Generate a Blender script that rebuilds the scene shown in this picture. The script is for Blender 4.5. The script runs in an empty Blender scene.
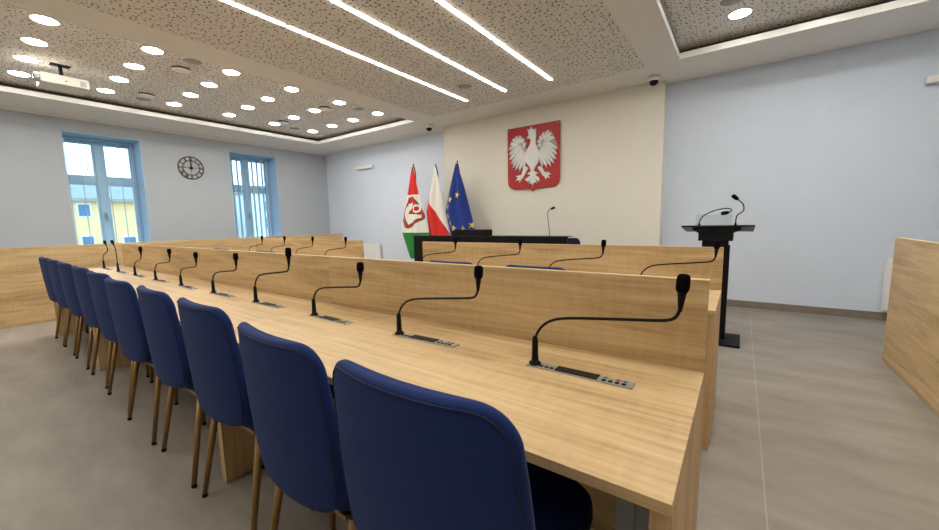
import bpy, bmesh, math, random
from mathutils import Vector, Matrix
PI = math.pi
random.seed(7)
SC = bpy.context.scene
COL = SC.collection

# ------------------------------------------------------------ tagging
def tag(o, label=None, cat=None, group=None, kind=None):
    if label: o['label'] = label
    if cat: o['category'] = cat
    if group: o['group'] = group
    if kind: o['kind'] = kind
    return o

def thing(name, label, cat, loc=(0, 0, 0), rz=0.0, group=None):
    o = bpy.data.objects.new(name, None)
    o.empty_display_size = 0.1
    COL.objects.link(o)
    o.location = loc
    o.rotation_euler = (0, 0, rz)
    return tag(o, label, cat, group)

def copy_tree(o, parent=None):
    c = o.copy()
    COL.objects.link(c)
    if parent: c.parent = parent
    for ch in o.children:
        copy_tree(ch, c)
    return c

# ------------------------------------------------------------ mesh builder
class MB:
    def __init__(self):
        self.bm = bmesh.new()
    def face(self, vs, mi=0, smooth=False):
        try:
            f = self.bm.faces.new(vs)
            f.material_index = mi
            f.smooth = smooth
            return f
        except ValueError:
            return None
    def box(self, x0, x1, y0, y1, z0, z1, bev=0.0, mi=0):
        r = bmesh.ops.create_cube(self.bm, size=1.0)
        vs = r['verts']
        for v in vs:
            v.co = Vector(((x0+x1)/2 + v.co.x*(x1-x0), (y0+y1)/2 + v.co.y*(y1-y0), (z0+z1)/2 + v.co.z*(z1-z0)))
        fs = set(f for v in vs for f in v.link_faces)
        for f in fs: f.material_index = mi
        if bev > 0:
            es = list(set(e for v in vs for e in v.link_edges))
            bmesh.ops.bevel(self.bm, geom=es, offset=bev, segments=2, affect='EDGES', profile=0.5)
        return self
    def rings(self, rings, cap0=True, cap1=True, mi=0, smooth=True, closed=False):
        rv = [[self.bm.verts.new(p) for p in r] for r in rings]
        n = len(rv[0])
        pairs = list(zip(rv[:-1], rv[1:]))
        if closed: pairs.append((rv[-1], rv[0]))
        for a, b in pairs:
            for i in range(n):
                self.face((a[i], a[(i+1) % n], b[(i+1) % n], b[i]), mi, smooth)
        if not closed:
            if cap0: self.face(list(reversed(rv[0])), mi, False)
            if cap1: self.face(rv[-1], mi, False)
        return self
    def tube(self, pts, rad, n=10, mi=0, cap=True, closed=False):
        pts = [Vector(p) for p in pts]
        m = len(pts)
        if not hasattr(rad, '__len__'): rad = [rad]*m
        rings = []
        ref = None
        for i, p in enumerate(pts):
            if closed: d = pts[(i+1) % m]-pts[i-1]
            else: d = pts[min(i+1, m-1)]-pts[max(i-1, 0)]
            d.normalize()
            if ref is None:
                ref = Vector((0, 0, 1)) if abs(d.z) < .9 else Vector((1, 0, 0))
            a = (ref - d*ref.dot(d)).normalized()
            b = d.cross(a)
            ref = a
            rings.append([p + (a*math.cos(2*PI*k/n) + b*math.sin(2*PI*k/n))*rad[i] for k in range(n)])
        return self.rings(rings, cap, cap, mi, True, closed)
    def lathe(self, prof, c=(0, 0, 0), n=24, mi=0, axis='z'):
        rings = []
        for r, h in prof:
            rg = []
            for k in range(n):
                a = 2*PI*k/n
                if axis == 'z': p = Vector((c[0]+r*math.cos(a), c[1]+r*math.sin(a), c[2]+h))
                elif axis == 'x': p = Vector((c[0]+h, c[1]+r*math.cos(a), c[2]+r*math.sin(a)))
                else: p = Vector((c[0]+r*math.sin(a), c[1]+h, c[2]+r*math.cos(a)))
                rg.append(p)
            rings.append(rg)
        return self.rings(rings, True, True, mi, True)
    def prism(self, poly, axis, a0, a1, mi=0, smooth=False):
        # poly: list of 2D points; axis 'y' => (x,z) extruded in y ; 'x' => (y,z) ; 'z' => (x,y)
        def P(p, a):
            if axis == 'y': return Vector((p[0], a, p[1]))
            if axis == 'x': return Vector((a, p[0], p[1]))
            return Vector((p[0], p[1], a))
        v0 = [self.bm.verts.new(P(p, a0)) for p in poly]
        v1 = [self.bm.verts.new(P(p, a1)) for p in poly]
        n = len(poly)
        f0 = self.face(v0, mi); f1 = self.face(list(reversed(v1)), mi)
        for i in range(n):
            self.face((v0[i], v1[i], v1[(i+1) % n], v0[(i+1) % n]), mi, smooth)
        return self
    def build(self, name, mats, parent=None, loc=None, autosmooth=True):
        bmesh.ops.recalc_face_normals(self.bm, faces=self.bm.faces[:])
        me = bpy.data.meshes.new(name)
        self.bm.to_mesh(me)
        self.bm.free()
        if not isinstance(mats, (list, tuple)): mats = [mats]
        for m in mats: me.materials.append(m)
        o = bpy.data.objects.new(name, me)
        COL.objects.link(o)
        if parent: o.parent = parent
        if loc: o.location = loc
        return o

def B(name, mat, parent, *box, bev=0.0):
    return MB().box(*box, bev=bev).build(name, mat, parent)

def struct(o):
    o['kind'] = 'structure'
    return o

# ------------------------------------------------------------ materials
def newmat(name):
    m = bpy.data.materials.new(name)
    m.use_nodes = True
    nt = m.node_tree
    return m, nt, nt.nodes['Principled BSDF']

def srgb(r, g, b):
    f = lambda c: (c/255/12.92) if c/255 <= .04045 else ((c/255+.055)/1.055)**2.4
    return (f(r), f(g), f(b), 1)

def plain(name, col, rough=.5, metal=0.0, spec=.5, bump=0, bscale=200, var=0.0, vscale=8):
    m, nt, p = newmat(name)
    p.inputs['Base Color'].default_value = col
    p.inputs['Roughness'].default_value = rough
    p.inputs['Metallic'].default_value = metal
    p.inputs['Specular IOR Level'].default_value = spec
    tc = nt.nodes.new('ShaderNodeTexCoord')
    if var:
        n = nt.nodes.new('ShaderNodeTexNoise'); n.inputs['Scale'].default_value = vscale; n.inputs['Detail'].default_value = 4
        nt.links.new(tc.outputs['Object'], n.inputs['Vector'])
        r = nt.nodes.new('ShaderNodeValToRGB')
        r.color_ramp.elements[0].position = .3; r.color_ramp.elements[1].position = .7
        r.color_ramp.elements[0].color = tuple(c*(1-var) for c in col[:3])+(1,)
        r.color_ramp.elements[1].color = tuple(min(1, c*(1+var)) for c in col[:3])+(1,)
        nt.links.new(n.outputs['Fac'], r.inputs['Fac'])
        nt.links.new(r.outputs['Color'], p.inputs['Base Color'])
    if bump:
        n = nt.nodes.new('ShaderNodeTexNoise'); n.inputs['Scale'].default_value = bscale
        nt.links.new(tc.outputs['Object'], n.inputs['Vector'])
        b = nt.nodes.new('ShaderNodeBump'); b.inputs['Strength'].default_value = bump; b.inputs['Distance'].default_value = .01
        nt.links.new(n.outputs['Fac'], b.inputs['Height'])
        nt.links.new(b.outputs['Normal'], p.inputs['Normal'])
    return m

def wood(name, axis, c0, c1, c2, rough=.45):
    m, nt, p = newmat(name)
    tc = nt.nodes.new('ShaderNodeTexCoord')
    def noise(lo, hi, detail, dist=0.0):
        mp = nt.nodes.new('ShaderNodeMapping')
        s = {'x': (lo, hi, hi), 'y': (hi, lo, hi), 'z': (hi, hi, lo)}[axis]
        mp.inputs['Scale'].default_value = s
        nt.links.new(tc.outputs['Object'], mp.inputs['Vector'])
        n = nt.nodes.new('ShaderNodeTexNoise')
        n.inputs['Scale'].default_value = 1.0; n.inputs['Detail'].default_value = detail
        n.inputs['Distortion'].default_value = dist
        nt.links.new(mp.outputs['Vector'], n.inputs['Vector'])
        return n
    a = noise(.9, 11, 5, 1.2); b = noise(3.0, 95, 3); s = noise(40, 9, 2)
    mix = nt.nodes.new('ShaderNodeMix'); mix.data_type = 'FLOAT'; mix.inputs['Factor'].default_value = .36
    nt.links.new(a.outputs['Fac'], mix.inputs['A']); nt.links.new(b.outputs['Fac'], mix.inputs['B'])
    mix2 = nt.nodes.new('ShaderNodeMix'); mix2.data_type = 'FLOAT'; mix2.inputs['Factor'].default_value = .12
    nt.links.new(mix.outputs['Result'], mix2.inputs['A']); nt.links.new(s.outputs['Fac'], mix2.inputs['B'])
    r = nt.nodes.new('ShaderNodeValToRGB')
    e = r.color_ramp.elements
    e[0].position = .34; e[0].color = c0
    e[1].position = .62; e[1].color = c2
    k = e.new(.47); k.color = c1
    nt.links.new(mix2.outputs['Result'], r.inputs['Fac'])
    nt.links.new(r.outputs['Color'], p.inputs['Base Color'])
    p.inputs['Roughness'].default_value = rough
    p.inputs['Specular IOR Level'].default_value = .35
    bp = nt.nodes.new('ShaderNodeBump'); bp.inputs['Strength'].default_value = .12; bp.inputs['Distance'].default_value = .004
    nt.links.new(b.outputs['Fac'], bp.inputs['Height']); nt.links.new(bp.outputs['Normal'], p.inputs['Normal'])
    return m

def emis(name, col, s):
    m, nt, p = newmat(name)
    p.inputs['Base Color'].default_value = (.8, .8, .8, 1)
    p.inputs['Emission Color'].default_value = col
    p.inputs['Emission Strength'].default_value = s
    return m

W0, W1, W2 = srgb(162, 132, 93), srgb(192, 162, 117), srgb(212, 185, 139)
M = {}
M['wood_x'] = wood('oak_grain_along_desk', 'x', W0, W1, W2)
M['wood_y'] = wood('oak_grain_along_partition', 'y', W0, W1, W2)
M['wood_z'] = wood('oak_upright_grain', 'z', W0, W1, W2)
M['edge'] = plain('pale_oak_edge_band', srgb(212, 188, 146), .45, var=.05, vscale=30)
M['fabric'] = plain('blue_upholstery', srgb(29, 48, 100), .85, spec=.15, bump=.25, bscale=700, var=.12, vscale=300)
M['fabric'].node_tree.nodes['Principled BSDF'].inputs['Sheen Weight'].default_value = .05
M['navy'] = plain('dark_navy_upholstery', srgb(26, 32, 52), .85, spec=.2, bump=.25, bscale=700, var=.1, vscale=300)
M['piping'] = plain('navy_piping', srgb(18, 24, 52), .8)
M['bronze'] = plain('bronze_leg_metal', srgb(150, 118, 78), .42, .75, var=.06, vscale=20)
M['black'] = plain('matte_black', srgb(10, 10, 11), .6, spec=.2, var=.1, vscale=20)
M['gloss_black'] = plain('satin_black_laminate', srgb(9, 10, 13), .4, spec=.25, var=.1, vscale=6)
M['foam'] = plain('black_foam', srgb(7, 7, 8), .95, spec=.1, bump=.6, bscale=900)
M['dark_grey'] = plain('dark_grey_underside', srgb(118, 118, 114), .5, var=.05)
M['silver'] = plain('brushed_aluminium', srgb(172, 172, 168), .4, .6, var=.06, vscale=60)
M['flap'] = plain('dark_brown_flap', srgb(28, 20, 17), .55, spec=.25)
M['red_btn'] = plain('red_button', srgb(190, 30, 30), .5)
M['green_btn'] = plain('green_button', srgb(70, 140, 60), .5)
M['blue_btn'] = plain('blue_button', srgb(50, 100, 170), .5)
M['yellow_btn'] = plain('yellow_button', srgb(200, 180, 60), .5)
M['grey_metal'] = plain('grey_metal', srgb(188, 192, 200), .5, 0.0, var=.04)
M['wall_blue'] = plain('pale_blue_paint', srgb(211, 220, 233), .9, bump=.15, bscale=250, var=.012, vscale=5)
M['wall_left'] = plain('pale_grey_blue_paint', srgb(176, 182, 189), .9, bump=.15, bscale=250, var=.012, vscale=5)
M['wall_cream'] = plain('cream_paint', srgb(232, 228, 215), .9, bump=.15, bscale=250, var=.012, vscale=5)
M['plaster'] = plain('white_plaster', srgb(240, 236, 230), .9, bump=.1, bscale=200, var=.012, vscale=4)
M['white_gloss'] = plain('white_trim_paint', srgb(232, 230, 224), .5, var=.01)
M['cove'] = plain('shade_toned_cove_lining', srgb(70, 58, 50), .8, var=.05)  # shade of the unlit cove put into the lining colour
M['base'] = plain('grey_brown_skirting', srgb(126, 116, 104), .6, var=.08, vscale=6)
M['radiator'] = plain('white_enamel', srgb(235, 234, 230), .35, var=.01)
M['frame'] = plain('daylight_tinted_window_frame', srgb(164, 204, 228), .45, var=.02)  # white frames; the blue cast of the daylight is painted into their colour
M['reveal'] = plain('daylight_tinted_reveal', srgb(170, 204, 232), .7, var=.02)  # blue sky light on the reveal sides, carried by their base colour
M['clock'] = plain('bronze_clock_metal', srgb(112, 84, 62), .5, .5, var=.1, vscale=30)
M['projector'] = plain('white_projector_plastic', srgb(222, 218, 208), .45, var=.02)
M['lens'] = plain('dark_lens_glass', srgb(20, 22, 30), .08)
M['shield'] = plain('red_enamel', srgb(176, 28, 30), .45, var=.04)
M['eagle'] = plain('silver_white_relief', srgb(225, 225, 222), .45, var=.04, vscale=40)
M['feather'] = plain('grey_relief_ground', srgb(158, 154, 152), .5)
M['red_cloth'] = plain('red_flag_cloth', srgb(214, 40, 28), .8)
M['white_cloth'] = plain('white_flag_cloth', srgb(232, 230, 222), .8)
M['green_cloth'] = plain('green_flag_cloth', srgb(34, 128, 50), .8)
M['blue_cloth'] = plain('blue_flag_cloth', srgb(22, 52, 138), .8)
M['star'] = plain('yellow_star_print', srgb(238, 206, 70), .8)
M['crest'] = plain('dark_red_print', srgb(196, 44, 32), .8)
M['outline'] = plain('dark_print', srgb(70, 40, 34), .8)
M['pole'] = plain('dark_bronze_pole', srgb(60, 48, 40), .4, .6)
M['speaker'] = plain('grey_speaker_grille', srgb(168, 160, 150), .8, bump=.5, bscale=600)
M['yellow_wall'] = plain('yellow_render', srgb(236, 200, 142), .9, var=.03, vscale=.7)
M['roof'] = plain('grey_roof_sheet', srgb(150, 148, 138), .8, var=.08, vscale=2)
M['house'] = plain('pale_blue_render', srgb(214, 232, 234), .9, var=.03, vscale=.7)
M['dark_window'] = plain('dark_window_glass', srgb(70, 110, 140), .2)
M['bark'] = plain('grey_bark', srgb(92, 88, 78), .9, var=.15)
M['grass'] = plain('winter_grass', srgb(96, 110, 74), .95, var=.2, vscale=1)
M['led'] = emis('warm_white_led', (1, .965, .89, 1), 17)
M['downlight'] = emis('downlight_lens', (1, .965, .90, 1), 36)

def fabric_translucent():
    m, nt, p = newmat('white_blind_fabric')
    out = nt.nodes['Material Output']
    d = nt.nodes.new('ShaderNodeBsdfDiffuse'); d.inputs['Color'].default_value = srgb(225, 236, 244)
    t = nt.nodes.new('ShaderNodeBsdfTranslucent'); t.inputs['Color'].default_value = srgb(225, 236, 244)
    mx = nt.nodes.new('ShaderNodeMixShader'); mx.inputs[0].default_value = .5
    nt.links.new(d.outputs[0], mx.inputs[1]); nt.links.new(t.outputs[0], mx.inputs[2])
    nt.links.new(mx.outputs[0], out.inputs['Surface'])
    return m
M['blind'] = fabric_translucent()

def glass(name, tint, refl=.06):
    m, nt, p = newmat(name)
    out = nt.nodes['Material Output']
    t = nt.nodes.new('ShaderNodeBsdfTransparent'); t.inputs['Color'].default_value = tint
    g = nt.nodes.new('ShaderNodeBsdfGlossy'); g.inputs['Roughness'].default_value = .02
    fr = nt.nodes.new('ShaderNodeFresnel'); fr.inputs['IOR'].default_value = 1.45
    mx = nt.nodes.new('ShaderNodeMixShader')
    nt.links.new(fr.outputs[0], mx.inputs[0]); nt.links.new(t.outputs[0], mx.inputs[1]); nt.links.new(g.outputs[0], mx.inputs[2])
    nt.links.new(mx.outputs[0], out.inputs['Surface'])
    return m
M['glass'] = glass('window_glass', (.93, .98, 1, 1))
M['acrylic'] = glass('clear_acrylic', (.93, .95, .95, 1))

def perforated():
    m, nt, p = newmat('perforated_plasterboard')
    tc = nt.nodes.new('ShaderNodeTexCoord')
    col = srgb(234, 229, 222); hole = srgb(88, 76, 66)
    fac = None
    for sc, thr, keep in ((17.0, .165, .35), (27.0, .15, .40)):
        mp = nt.nodes.new('ShaderNodeMapping'); mp.inputs['Scale'].default_value = (1, 1, 0)
        mp.inputs['Location'].default_value = (sc, sc*.3, 0)
        nt.links.new(tc.outputs['Object'], mp.inputs['Vector'])
        v = nt.nodes.new('ShaderNodeTexVoronoi'); v.voronoi_dimensions = '2D'; v.inputs['Scale'].default_value = sc
        v.inputs['Randomness'].default_value = .85
        nt.links.new(mp.outputs['Vector'], v.inputs['Vector'])
        lt = nt.nodes.new('ShaderNodeMath'); lt.operation = 'LESS_THAN'; lt.inputs[1].default_value = thr
        nt.links.new(v.outputs['Distance'], lt.inputs[0])
        sep = nt.nodes.new('ShaderNodeSeparateColor'); nt.links.new(v.outputs['Color'], sep.inputs[0])
        gt = nt.nodes.new('ShaderNodeMath'); gt.operation = 'GREATER_THAN'; gt.inputs[1].default_value = keep
        nt.links.new(sep.outputs[0], gt.inputs[0])
        mu = nt.nodes.new('ShaderNodeMath'); mu.operation = 'MULTIPLY'
        nt.links.new(lt.outputs[0], mu.inputs[0]); nt.links.new(gt.outputs[0], mu.inputs[1])
        if fac is None: fac = mu
        else:
            mx = nt.nodes.new('ShaderNodeMath'); mx.operation = 'MAXIMUM'
            nt.links.new(fac.outputs[0], mx.inputs[0]); nt.links.new(mu.outputs[0], mx.inputs[1]); fac = mx
    mix = nt.nodes.new('ShaderNodeMix'); mix.data_type = 'RGBA'
    mix.inputs['A'].default_value = col; mix.inputs['B'].default_value = hole
    nt.links.new(fac.outputs[0], mix.inputs['Factor'])
    nt.links.new(mix.outputs['Result'], p.inputs['Base Color'])
    p.inputs['Roughness'].default_value = .9
    return m
M['perf'] = perforated()

def floor_mat():
    m, nt, p = newmat('grey_vinyl_floor')
    tc = nt.nodes.new('ShaderNodeTexCoord')
    mp = nt.nodes.new('ShaderNodeMapping'); mp.inputs['Scale'].default_value = (.8, 2.2, 1); mp.inputs['Rotation'].default_value = (0, 0, .35)
    nt.links.new(tc.outputs['Object'], mp.inputs['Vector'])
    n = nt.nodes.new('ShaderNodeTexNoise'); n.inputs['Scale'].default_value = 2.2; n.inputs['Detail'].default_value = 9; n.inputs['Roughness'].default_value = .62
    nt.links.new(mp.outputs['Vector'], n.inputs['Vector'])
    r = nt.nodes.new('ShaderNodeValToRGB'); e = r.color_ramp.elements
    e[0].position = .25; e[0].color = srgb(126, 118, 109)
    e[1].position = .75; e[1].color = srgb(158, 150, 140)
    nt.links.new(n.outputs['Fac'], r.inputs['Fac'])
    # welded sheet joints every two metres
    sx = nt.nodes.new('ShaderNodeSeparateXYZ'); nt.links.new(tc.outputs['Object'], sx.inputs[0])
    a = nt.nodes.new('ShaderNodeMath'); a.operation = 'ADD'; a.inputs[1].default_value = 59.86
    nt.links.new(sx.outputs['X'], a.inputs[0])
    md = nt.nodes.new('ShaderNodeMath'); md.operation = 'MODULO'; md.inputs[1].default_value = 20.0
    nt.links.new(a.outputs[0], md.inputs[0])
    lt = nt.nodes.new('ShaderNodeMath'); lt.operation = 'LESS_THAN'; lt.inputs[1].default_value = .006
    nt.links.new(md.outputs[0], lt.inputs[0])
    mul = nt.nodes.new('ShaderNodeMath'); mul.operation = 'MULTIPLY'; mul.inputs[1].default_value = .4
    nt.links.new(lt.outputs[0], mul.inputs[0])
    mix = nt.nodes.new('ShaderNodeMix'); mix.data_type = 'RGBA'; mix.inputs['B'].default_value = srgb(190, 182, 170)
    nt.links.new(mul.outputs[0], mix.inputs['Factor']); nt.links.new(r.outputs['Color'], mix.inputs['A'])
    nt.links.new(mix.outputs['Result'], p.inputs['Base Color'])
    p.inputs['Roughness'].default_value = .5; p.inputs['Specular IOR Level'].default_value = .3
    return m
M['floor'] = floor_mat()
# ============================================================ ROOM SHELL
ZT2 = 3.21          # perforated boards up in the trays
XL, XR, YF, YB, ZC = -9.082, 3.28, 6.15, -3.6, 3.075
struct(B('floor', M['floor'], None, XL-.3, XR+.2, YB-.2, YF+.2, -.1, 0))
WIN = [(1.287, 2.288), (3.783, 4.804)]
ZW0, ZW1 = .875, 2.827
m = MB()
ys = [YB-.2, WIN[0][0], WIN[0][1], WIN[1][0], WIN[1][1], YF+.2]
for i in range(5):
    if i % 2 == 0: m.box(XL-.56, XL, ys[i], ys[i+1], 0, 3.35)
    else:
        m.box(XL-.56, XL, ys[i], ys[i+1], 0, ZW0); m.box(XL-.56, XL, ys[i], ys[i+1], ZW1, 3.35)
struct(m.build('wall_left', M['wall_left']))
struct(B('wall_back', M['wall_blue'], None, XL, XR, YF, YF+.2, 0, 3.35))
struct(B('wall_feature', M['wall_cream'], None, -4.864, -.942, 5.96, YF, 0, ZC))
struct(B('wall_right', M['wall_blue'], None, XR, XR+.2, YB-.2, YF+.2, 0, 3.35))
struct(B('wall_rear', M['wall_cream'], None, XL, XR, YB-.2, YB, 0, 3.35))
# ceiling: lower soffit with two trays, perforated field in the middle
TR = [(-8.082, -5.0), (-.703, 2.257)]       # tray openings in x
TY0, TY1 = -2.3, 5.304
PX0, PX1 = -4.56, -1.06
m = MB()
def soffit(z0, z1, g):
    a0, a1 = TR[0][0]-g, TR[0][1]+g; b0, b1 = TR[1][0]-g, TR[1][1]+g; t0, t1 = TY0-g, TY1+g
    m.box(XL, XR, t1, YF, z0, z1); m.box(XL, XR, YB, t0, z0, z1)
    m.box(XL, a0, t0, t1, z0, z1); m.box(b1, XR, t0, t1, z0, z1)
    if g == 0:
        m.box(a1, PX0, t0, t1, z0, z1); m.box(PX1, b0, t0, t1, z0, z1)
    else: m.box(a1, b0, t0, t1, z0, z1, mi=0)
soffit(ZC, ZC+.06, 0)
struct(m.build('ceiling', M['plaster']))
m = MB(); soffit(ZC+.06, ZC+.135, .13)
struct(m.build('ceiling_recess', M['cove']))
# the perforated middle field runs a little past the trays' end
struct(B('ceiling_panel', M['perf'], None, PX0, PX1, TY0, TY1, ZC, ZC+.06))
struct(B('ceiling_tray_left', M['perf'], None, TR[0][0]-.12, TR[0][1]+.12, TY0-.12, TY1+.12, ZT2, 3.30))
struct(B('ceiling_tray_right', M['perf'], None, TR[1][0]-.12, TR[1][1]+.12, TY0-.12, TY1+.12, ZT2, 3.30))
struct(B('ceiling_slab', M['plaster'], None, XL-.3, XR+.2, YB-.2, YF+.2, 3.30, 3.45))
# white lips round both trays
for k, (a, b) in enumerate(TR):
    m = MB()
    m.box(a, a+.012, TY0, TY1, ZC-.004, ZC+.064); m.box(b-.012, b, TY0, TY1, ZC-.004, ZC+.064)
    m.box(a+.012, b-.012, TY1-.012, TY1, ZC-.004, ZC+.064); m.box(a+.012, b-.012, TY0, TY0+.012, ZC-.004, ZC+.064)
    struct(m.build('trim_%d' % (k+1), M['white_gloss']))
# small cornice under the ceiling
def cornice(name, poly, axis, a0, a1): struct(MB().prism(poly, axis, a0, a1).build(name, M['plaster']))
cornice('trim_3', [(XL, ZC), (XL+.05, ZC), (XL+.045, ZC-.012), (XL+.012, ZC-.03), (XL, ZC-.04)], 'y', YB, YF)
cornice('trim_4', [(YF, ZC), (YF-.04, ZC), (YF-.035, ZC-.01), (YF-.01, ZC-.02), (YF, ZC-.03)], 'x', XL+.05, -4.864)
# skirting
struct(B('baseboard_back', M['base'], None, -.942, XR, YF-.012, YF, 0, .09, bev=.003))
struct(B('baseboard_feature', M['base'], None, -4.864, -.942, 5.948, 5.96, 0, .09, bev=.003))
struct(B('baseboard_corner', M['base'], None, XL+.012, -4.864, YF-.012, YF, 0, .09, bev=.003))
struct(B('baseboard_left', M['base'], None, XL, XL+.012, YB, YF, 0, .09, bev=.003))
struct(B('baseboard_right', M['base'], None, XR-.012, XR, YB, YF-.012, 0, .09, bev=.003))

# ============================================================ WINDOWS
for k, (y0, y1) in enumerate(WIN):
    w = thing('window_%d' % (k+1), 'tall white-framed casement window %s' % ('left of the round wall clock' if k == 0 else 'right of the round wall clock'), 'window', (XL, (y0+y1)/2, ZW0))
    w['kind'] = 'structure'
    hw = (y1-y0)/2; H = ZW1-ZW0
    # reveal lining
    m = MB()
    m.box(-.45, .002, -hw, -hw+.008, 0, H); m.box(-.45, .002, hw-.008, hw, 0, H); m.box(-.45, .002, -hw+.008, hw-.008, H-.008, H)
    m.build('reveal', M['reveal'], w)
    B('sill', M['white_gloss'], w, -.45, .03, -hw-.0, hw+.0, -.0, .025, bev=.004)
    m = MB(); xa, xb = -.52, -.455
    f = .045
    m.box(xa, xb, -hw, -hw+f, 0, H); m.box(xa, xb, hw-f, hw, 0, H)
    m.box(xa, xb, -hw+f, hw-f, H-f-.03, H); m.box(xa, xb, -hw+f, hw-f, 0, f)
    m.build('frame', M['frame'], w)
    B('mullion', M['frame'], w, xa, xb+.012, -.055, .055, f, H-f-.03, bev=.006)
    zt = 2.093-ZW0
    for s in (-1, 1):
        ya, yb = sorted((s*.055, s*(hw-f)))
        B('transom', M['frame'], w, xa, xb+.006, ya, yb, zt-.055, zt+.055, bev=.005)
        for (za, zb) in ((f, zt-.055), (zt+.055, H-f-.03)):
            m = MB(); t = .028
            m.box(xa+.01, xb-.004, ya, ya+t, za, zb); m.box(xa+.01, xb-.004, yb-t, yb, za, zb)
            m.box(xa+.01, xb-.004, ya+t, yb-t, za, za+t); m.box(xa+.01, xb-.004, ya+t, yb-t, zb-t, zb)
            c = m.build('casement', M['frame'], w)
            B('pane', M['glass'], c, -.492, -.486, ya+t, yb-t, za+t, zb-t)
    h = MB(); h.box(xb+.012, xb+.022, -.012, .012, .55, .65, bev=.003); h.tube([(xb+.03, 0, .62), (xb+.05, 0, .62), (xb+.055, 0, .6), (xb+.055, 0, .5)], .008)
    h.build('handle', M['silver'], w)
    # open vertical blind, slats turned edge-on
    b = thing('vertical_blind', 'open white vertical blind in the window %s of the clock' % ('left' if k == 0 else 'right'), 'blind', (XL-.36, (y0+y1)/2, ZW0))
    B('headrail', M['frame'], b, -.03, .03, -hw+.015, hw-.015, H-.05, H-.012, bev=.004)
    n = 9 if k else 6
    wd = .045 if k else .016
    for i in range(n):
        yy = -hw+.07 + i*(2*hw-.14)/(n-1)
        s = MB()
        pts = [(-wd, -.004), (0, .003), (wd, -.004), (wd, -.0025), (0, .0045), (-wd, -.0025)]
        s.prism([(p[0], p[1]) for p in pts], 'z', .04, H-.05)
        s.build('slat', M['blind'], b, (0, yy, 0))
    MB().tube([(.04, hw-.05, .55), (.04, hw-.05, H-.05)], .003, 6).build('cord', M['white_gloss'], b)

# ============================================================ DESKS
TZ = .75
def desk(name, label, x0, x1, y0, y1, zs, left_end=True, right_end=True, duct=False, lap=True, mids=()):
    L = x1-x0
    t = thing(name, label, 'desk', (x1, y0, 0), group='oak council desks')
    e = .0008
    D = y1-y0
    B('tabletop', M['wood_x'], t, -L+e, -e, 0, D, TZ-.024, TZ, bev=.0015)
    if right_end:
        B('side_panel', M['wood_z'], t, -.036, -e, .004, D, 0, TZ-.024, bev=.0015)
    else:
        B('side_panel', M['wood_z'], t, -.022, -e, .012, D-.02, 0, TZ-.024, bev=.0015)
    if left_end:
        B('side_panel', M['wood_z'], t, -L+e, -L+.036, .004, D, 0, TZ-.024, bev=.0015)
    else:
        B('side_panel', M['wood_z'], t, -L+e, -L+.022, .012, D-.02, 0, TZ-.024, bev=.0015)
    s = B('privacy_screen', M['wood_x'], t, -L+e, -e, D, D+.022, .06, zs, bev=.001)
    B('edge_band', M['edge'], s, -L+e, -e, D, D+.022, zs, zs+.0025)
    if duct:
        d = MB(); d.box(-.23, -.12, D-.07, D-.002, 0, TZ-.03, bev=.004); d.box(-.19, -.17, D-.074, D-.07, 0.02, TZ-.05)
        tag(d.build('cable_duct', M['grey_metal'], t), 'grey metal upright cable duct')
    return t
X0 = -.068
desk('council_desk', 'pale oak desk section at near right end of the front desk row', -1.955, X0, .65, 1.302, 1.03, left_end=False, duct=True)
desk('council_desk', 'pale oak middle desk section of the front row, in front of the blue chairs', -4.468, -1.955, .65, 1.302, 1.03, left_end=False, right_end=False)
desk('council_desk', 'pale oak desk section at far left end of the front desk row', -6.39, -4.468, .65, 1.302, 1.03, right_end=False)
desk('council_desk', 'pale oak desk of the second row on the right, before the black presidium desk', -2.655, -.082, 2.207, 2.861, 1.02)
desk('council_desk', 'pale oak desk of the second row on the left, before the white radiator', -6.2, -3.62, 2.207, 2.861, 1.02)

# partitions either side
def partition(label, x, sx, y0, y1, zt, segs):
    t = thing('wooden_partition', label, 'partition', (x, y0, 0))
    L = (y1-y0)/segs
    for i in range(segs):
        p = B('panel', M['wood_y'], t, *(sorted((0, sx*.036))), i*L+.0005, (i+1)*L-.0005, 0, zt, bev=.0015)
        B('edge_band', M['edge'], p, *(sorted((0, sx*.036))), i*L+.0005, (i+1)*L-.0005, zt, zt+.002)
    return t
partition('long low oak partition on the left, standing below the two windows', -7.49, -1, -2.2, 5.39, 1.006, 3)
partition('oak partition at the right edge, in front of the blue wall', 1.012, 1, -2.2, 4.46, 1.018, 3)

# ============================================================ CHAIRS
def superring(cx, cy, hx, hy, z, n=36, ex=5.0, curve=0.0, cw=.25, tilt=0.0):
    pts = []
    for k in range(n):
        a = 2*PI*k/n
        c, s = math.cos(a), math.sin(a)
        x = hx*math.copysign(abs(c)**(2/ex), c); y = hy*math.copysign(abs(s)**(2/ex), s)
        pts.append(Vector((cx+x, cy+y+curve*(x/cw)**2, z)))
    return pts

def lerp_tab(tab, v):
    for (a, b) in zip(tab[:-1], tab[1:]):
        if v <= b[0]:
            f = (v-a[0])/(b[0]-a[0]); f = max(0, min(1, f))
            f2 = f*f*(3-2*f) if len(tab) < 4 else f
            return a[1]+(b[1]-a[1])*f
    return tab[-1][1]
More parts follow.
